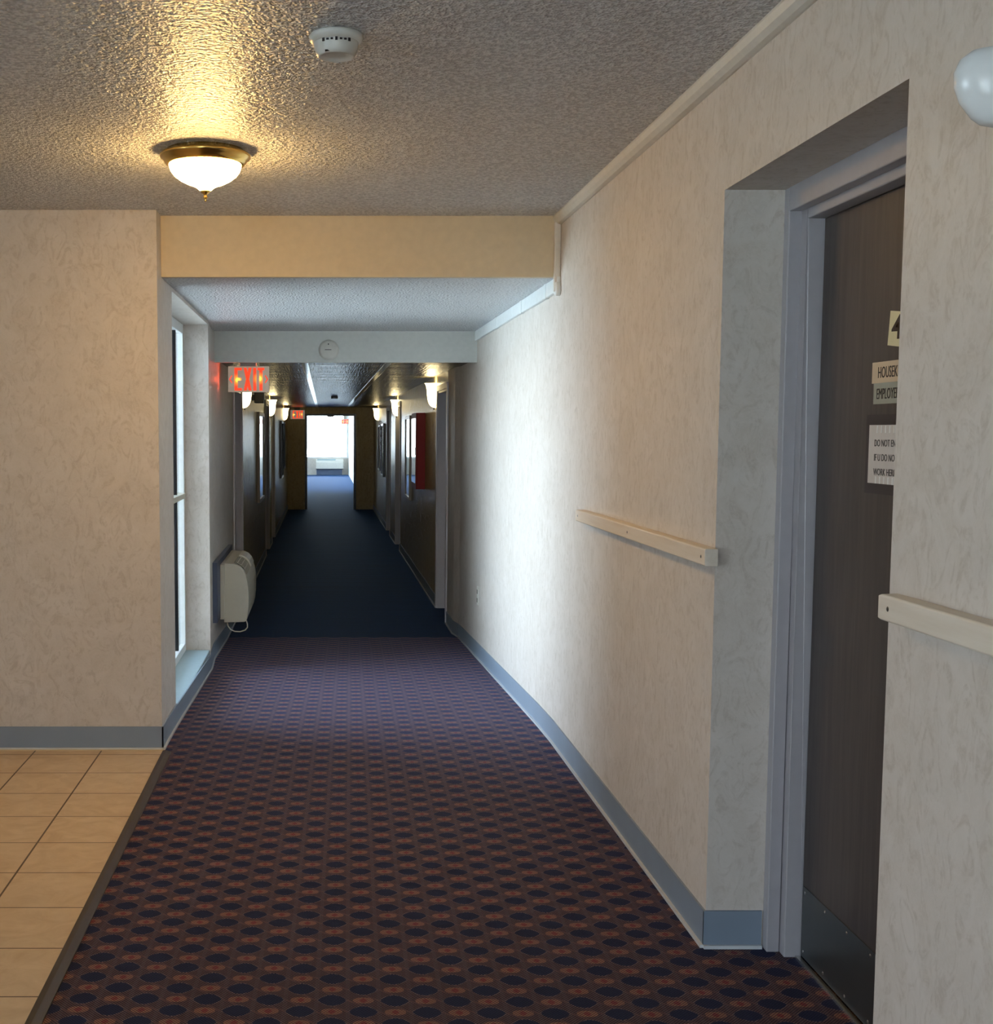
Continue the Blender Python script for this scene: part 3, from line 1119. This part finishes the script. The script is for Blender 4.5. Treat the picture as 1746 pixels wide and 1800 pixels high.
# the discharge grille: a dark well with cream bars
bm = bmesh.new()
segs = [(0.128, 0.5235), (0.1485, 0.5185), (0.177, 0.5045), (0.201, 0.477), (0.2180, 0.4395)]
inn = [(x - 0.006, z - 0.006) for x, z in segs]
bm_prism(bm, segs + inn[::-1], 0.06, 0.50, axis='y')
gr = link('vent_grille', bm, 'grille', pu)
for k in range(7):
    y = 0.06 + k * 0.0715
    bm = bmesh.new()
    o2 = [(x + 0.003, z + 0.003) for x, z in segs]
    bm_prism(bm, o2 + inn[::-1], y, y + 0.007, axis='y')
    link('grille_bar', bm, 'ptac', gr)
for (x, z) in segs[1:4]:
    bm = bmesh.new()
    bm_box(bm, x - 0.001, x + 0.003, 0.06, 0.50, z - 0.002, z + 0.003)
    link('grille_bar', bm, 'ptac', gr)
bm = bmesh.new()
bm_prism(bm, [(x + 0.002, z + 0.003) for x, z in segs] + inn[::-1], 0.60, 0.95, axis='y')
link('control_flap', bm, 'white_plastic', pu, 0.002)
bm = bmesh.new()
cp = [(0.215, 0.02, 0.105), (0.222, 0.02, 0.08), (0.222, 0.02, 0.055), (0.205, 0.02, 0.035), (0.17, 0.02, 0.024), (0.13, 0.02, 0.026), (0.10, 0.02, 0.04), (0.082, 0.02, 0.065), (0.075, 0.03, 0.10)]
sm = []
for a, b in zip(cp, cp[1:]):
    for k in range(4):
        sm.append(Vector(a).lerp(Vector(b), k / 4))
sm.append(Vector(cp[-1]))
bm_tube(bm, sm, 0.0045)
link('power_cord', bm, 'ptac', pu)

p2 = empty('wall_air_conditioner', (-0.30, 48.0, 0.0))
tag(p2, 'white air conditioner under the glaring window at the far end', 'air conditioner')
bm = bmesh.new()
bm_prism(bm, [(0.0, 0.43), (-0.10, 0.43), (-0.19, 0.37), (-0.22, 0.30), (-0.22, 0.06), (0.0, 0.04)], 0.0, 1.05, axis='x')
link('cover', bm, 'white_plastic', p2, 0.005)
bm = bmesh.new()
bm_box(bm, 0.05, 0.75, -0.175, -0.09, 0.385, 0.432)
link('vent_grille', bm, 'sill', p2)
boxobj('sub_base', (0.02, 1.0, -0.14, 0.0, HF, 0.04), 'ptac_back', p2)


# ------------------------------------------------------------------ framed pictures, cabinet, small fittings
def picture(xf, y0, y1, z0, z1, lab, frame='pale_frame', depth=0.03):
    s = -1 if xf > 0 else 1
    p = empty('framed_picture', (xf, y0, z0))
    tag(p, lab, 'picture')
    w, h = y1 - y0, z1 - z0

    def bx(bm, a, b, *r):
        bm_box(bm, min(a * s, b * s), max(a * s, b * s), *r)
    bm = bmesh.new()
    t = 0.04
    bx(bm, 0, depth, 0, t, 0, h)
    bx(bm, 0, depth, w - t, w, 0, h)
    bx(bm, 0, depth, t, w - t, 0, t)
    bx(bm, 0, depth, t, w - t, h - t, h)
    link('picture_frame', bm, frame, p, 0.004)
    bm = bmesh.new()
    bx(bm, 0.0, depth * 0.45, t, w - t, t, h - t)
    link('print', bm, 'poster', p)
    bm = bmesh.new()
    bx(bm, depth * 0.5, depth * 0.62, t, w - t, t, h - t)
    link('glass_pane', bm, 'picture_glass', p)


picture(CL, 14.5, 15.68, 0.637, 1.695, 'framed picture reflecting the window on the left hallway wall')
picture(CR, 15.0, 15.85, 0.64, 1.66, 'framed picture reflecting the window right of hall, past the red cabinet')
picture(CL, 21.9, 22.9, 0.65, 1.66, 'nearer of two dark framed panels far along the left wall', 'dark_frame', 0.04)
picture(CL, 23.3, 23.85, 0.78, 1.66, 'farther of two dark framed panels beside the last left sconce', 'dark_frame', 0.04)
picture(CR, 21.5, 22.3, 0.69, 1.61, 'nearer of two dark framed panels far along the right wall', 'dark_frame', 0.04)
picture(CR, 23.0, 23.8, 0.75, 1.60, 'farther of two dark framed panels far along the right wall', 'dark_frame', 0.03)

rcab = empty('fire_extinguisher_cabinet', (CR, 13.0, 0.867))
tag(rcab, 'tall red cabinet with glass front on the right hallway wall', 'cabinet')
boxobj('cabinet_body', (-0.088, 0.0, 0.0, 0.68, 0.0, 0.798), 'red', rcab, 0.004)
boxobj('door_frame', (-0.097, -0.088, 0.0, 0.68, 0.0, 0.798), 'red', rcab, 0.002)
boxobj('glass_pane', (-0.099, -0.097, 0.06, 0.62, 0.06, 0.74), 'picture_glass', rcab)
boxobj('latch', (-0.108, -0.097, 0.02, 0.045, 0.36, 0.44), 'chrome', rcab)

bs = empty('wall_speaker', (CL, 13.4, 1.775))
tag(bs, 'small black box hung high on left hallway wall below the large exit sign', 'speaker')
boxobj('case', (0.03, 0.13, 0.0, 0.22, 0.0, 0.12), 'black', bs, 0.008)
boxobj('bracket', (0.0, 0.03, 0.08, 0.14, 0.03, 0.09), 'black', bs)

cd = empty('ceiling_sensor', (0.155, 18.3, ZH))
tag(cd, 'small black device on the glossy hallway ceiling between the battens', 'ceiling sensor')
boxobj('case', (-0.05, 0.05, -0.05, 0.05, -0.03, 0), 'black', cd, 0.004)
boxobj('lens', (-0.018, 0.018, -0.054, -0.05, -0.025, -0.008), 'dark_frame', cd)

dc = empty('door_closer', (0.14, YE - 0.02, 1.808))
tag(dc, 'small dark latch hanging at the top middle of the end doorway', 'door latch')
boxobj('case', (-0.07, 0.07, -0.03, 0.0, -0.025, 0.0), 'dark_frame', dc, 0.003)
bm = bmesh.new()
bm_tube(bm, [(0.0, -0.015, -0.02), (-0.03, -0.015, -0.06), (-0.035, -0.015, -0.09)], 0.006)
link('arm', bm, 'steel', dc)

ou = empty('wall_outlet', (XR, 8.686, 0.315))
tag(ou, 'small white outlet plate low on the right wall of the ramp', 'outlet')
boxobj('cover_plate', (-0.006, 0, -0.038, 0.038, -0.065, 0.065), 'white_plastic', ou, 0.002)
for z in (-0.03, 0.03):
    boxobj('receptacle', (-0.009, -0.006, -0.016, 0.016, z - 0.015, z + 0.015), 'paper_grey', ou, 0.003)


# ------------------------------------------------------------------ signs on the dark door
DX = 1.33   # face of the door


def flat_sign(name, y_left, z0, w, h, mat, parent=None, x=DX, t=0.0012, rot=0.0):
    """panel on the door; its left edge (as read) at y_left, extending towards the camera"""
    bm = bmesh.new()
    bm_box(bm, 0, w, 0, h, 0, t)
    o = link(name, bm, mat, parent)
    o.matrix_local = sign_mx(y_left, z0, x, rot)
    return o


def sign_mx(y_left, z0, x, rot=0.0):
    m = Matrix(((0, 0, -1, x), (-1, 0, 0, y_left), (0, 1, 0, z0), (0, 0, 0, 1)))
    return m @ Matrix.Rotation(rot, 4, 'Z')


def sign_text(body, size, sx_, y_left, z0, parent, x, mat='dark_ink', name='lettering', rot=0.0, offset=0.0):
    me = text_mesh(body, size, 0.0003, sx_, offset)
    me.materials.append(M[mat])
    o = bpy.data.objects.new(name, me)
    COL.objects.link(o)
    o.parent = parent
    o.matrix_local = sign_mx(y_left, z0, x, rot)
    return o


sg = empty('room_number_sign')
tag(sg, 'cream plate with a black numeral 4 high on the dark door', 'number sign')
flat_sign('plate', 2.957, 1.668, 0.12, 0.080, 'paper_yellow', sg, rot=-0.12)
sign_text('4', 0.078, 1.35, 2.938, 1.682, sg, DX - 0.0016, name='numeral', rot=-0.05, offset=0.0012)

sg = empty('department_sign')
tag(sg, 'tan and grey name strips under the numeral on the dark door', 'door sign')
o = flat_sign('upper_strip', 3.034, 1.581, 0.24, 0.050, 'paper_tan', sg)
o2 = flat_sign('lower_strip', 3.022, 1.531, 0.228, 0.050, 'paper_grey', sg)
sign_text('HOUSEKEEPING', 0.038, 0.70, 3.002, 1.593, sg, DX - 0.0016)
sign_text('EMPLOYEES', 0.036, 0.68, 3.006, 1.543, sg, DX - 0.0016)

sg = empty('staff_notice')
tag(sg, 'white paper notice in capitals on the dark door, lowest of the signs', 'notice')
flat_sign('backing_patch', 3.055, 1.316, 0.27, 0.190, 'residue', sg, t=0.0008)
flat_sign('paper_sheet', 3.036, 1.341, 0.235, 0.140, 'paper_white', sg, x=DX - 0.0008)
for i, tx in enumerate(('DO NOT ENTER', 'IF U DO NOT', 'WORK HERE')):
    sign_text(tx, 0.0235, 0.86, 3.005, 1.430 - i * 0.0345, sg, DX - 0.0024)
for z0, z1 in ((1.462, 1.480), (1.341, 1.358)):
    for k in range(6):
        y = 2.995 - k * 0.022
        boxobj('tape_strip', (DX - 0.0024, DX - 0.0020, y - 0.006, y, z0, z1), 'white_vinyl', sg)
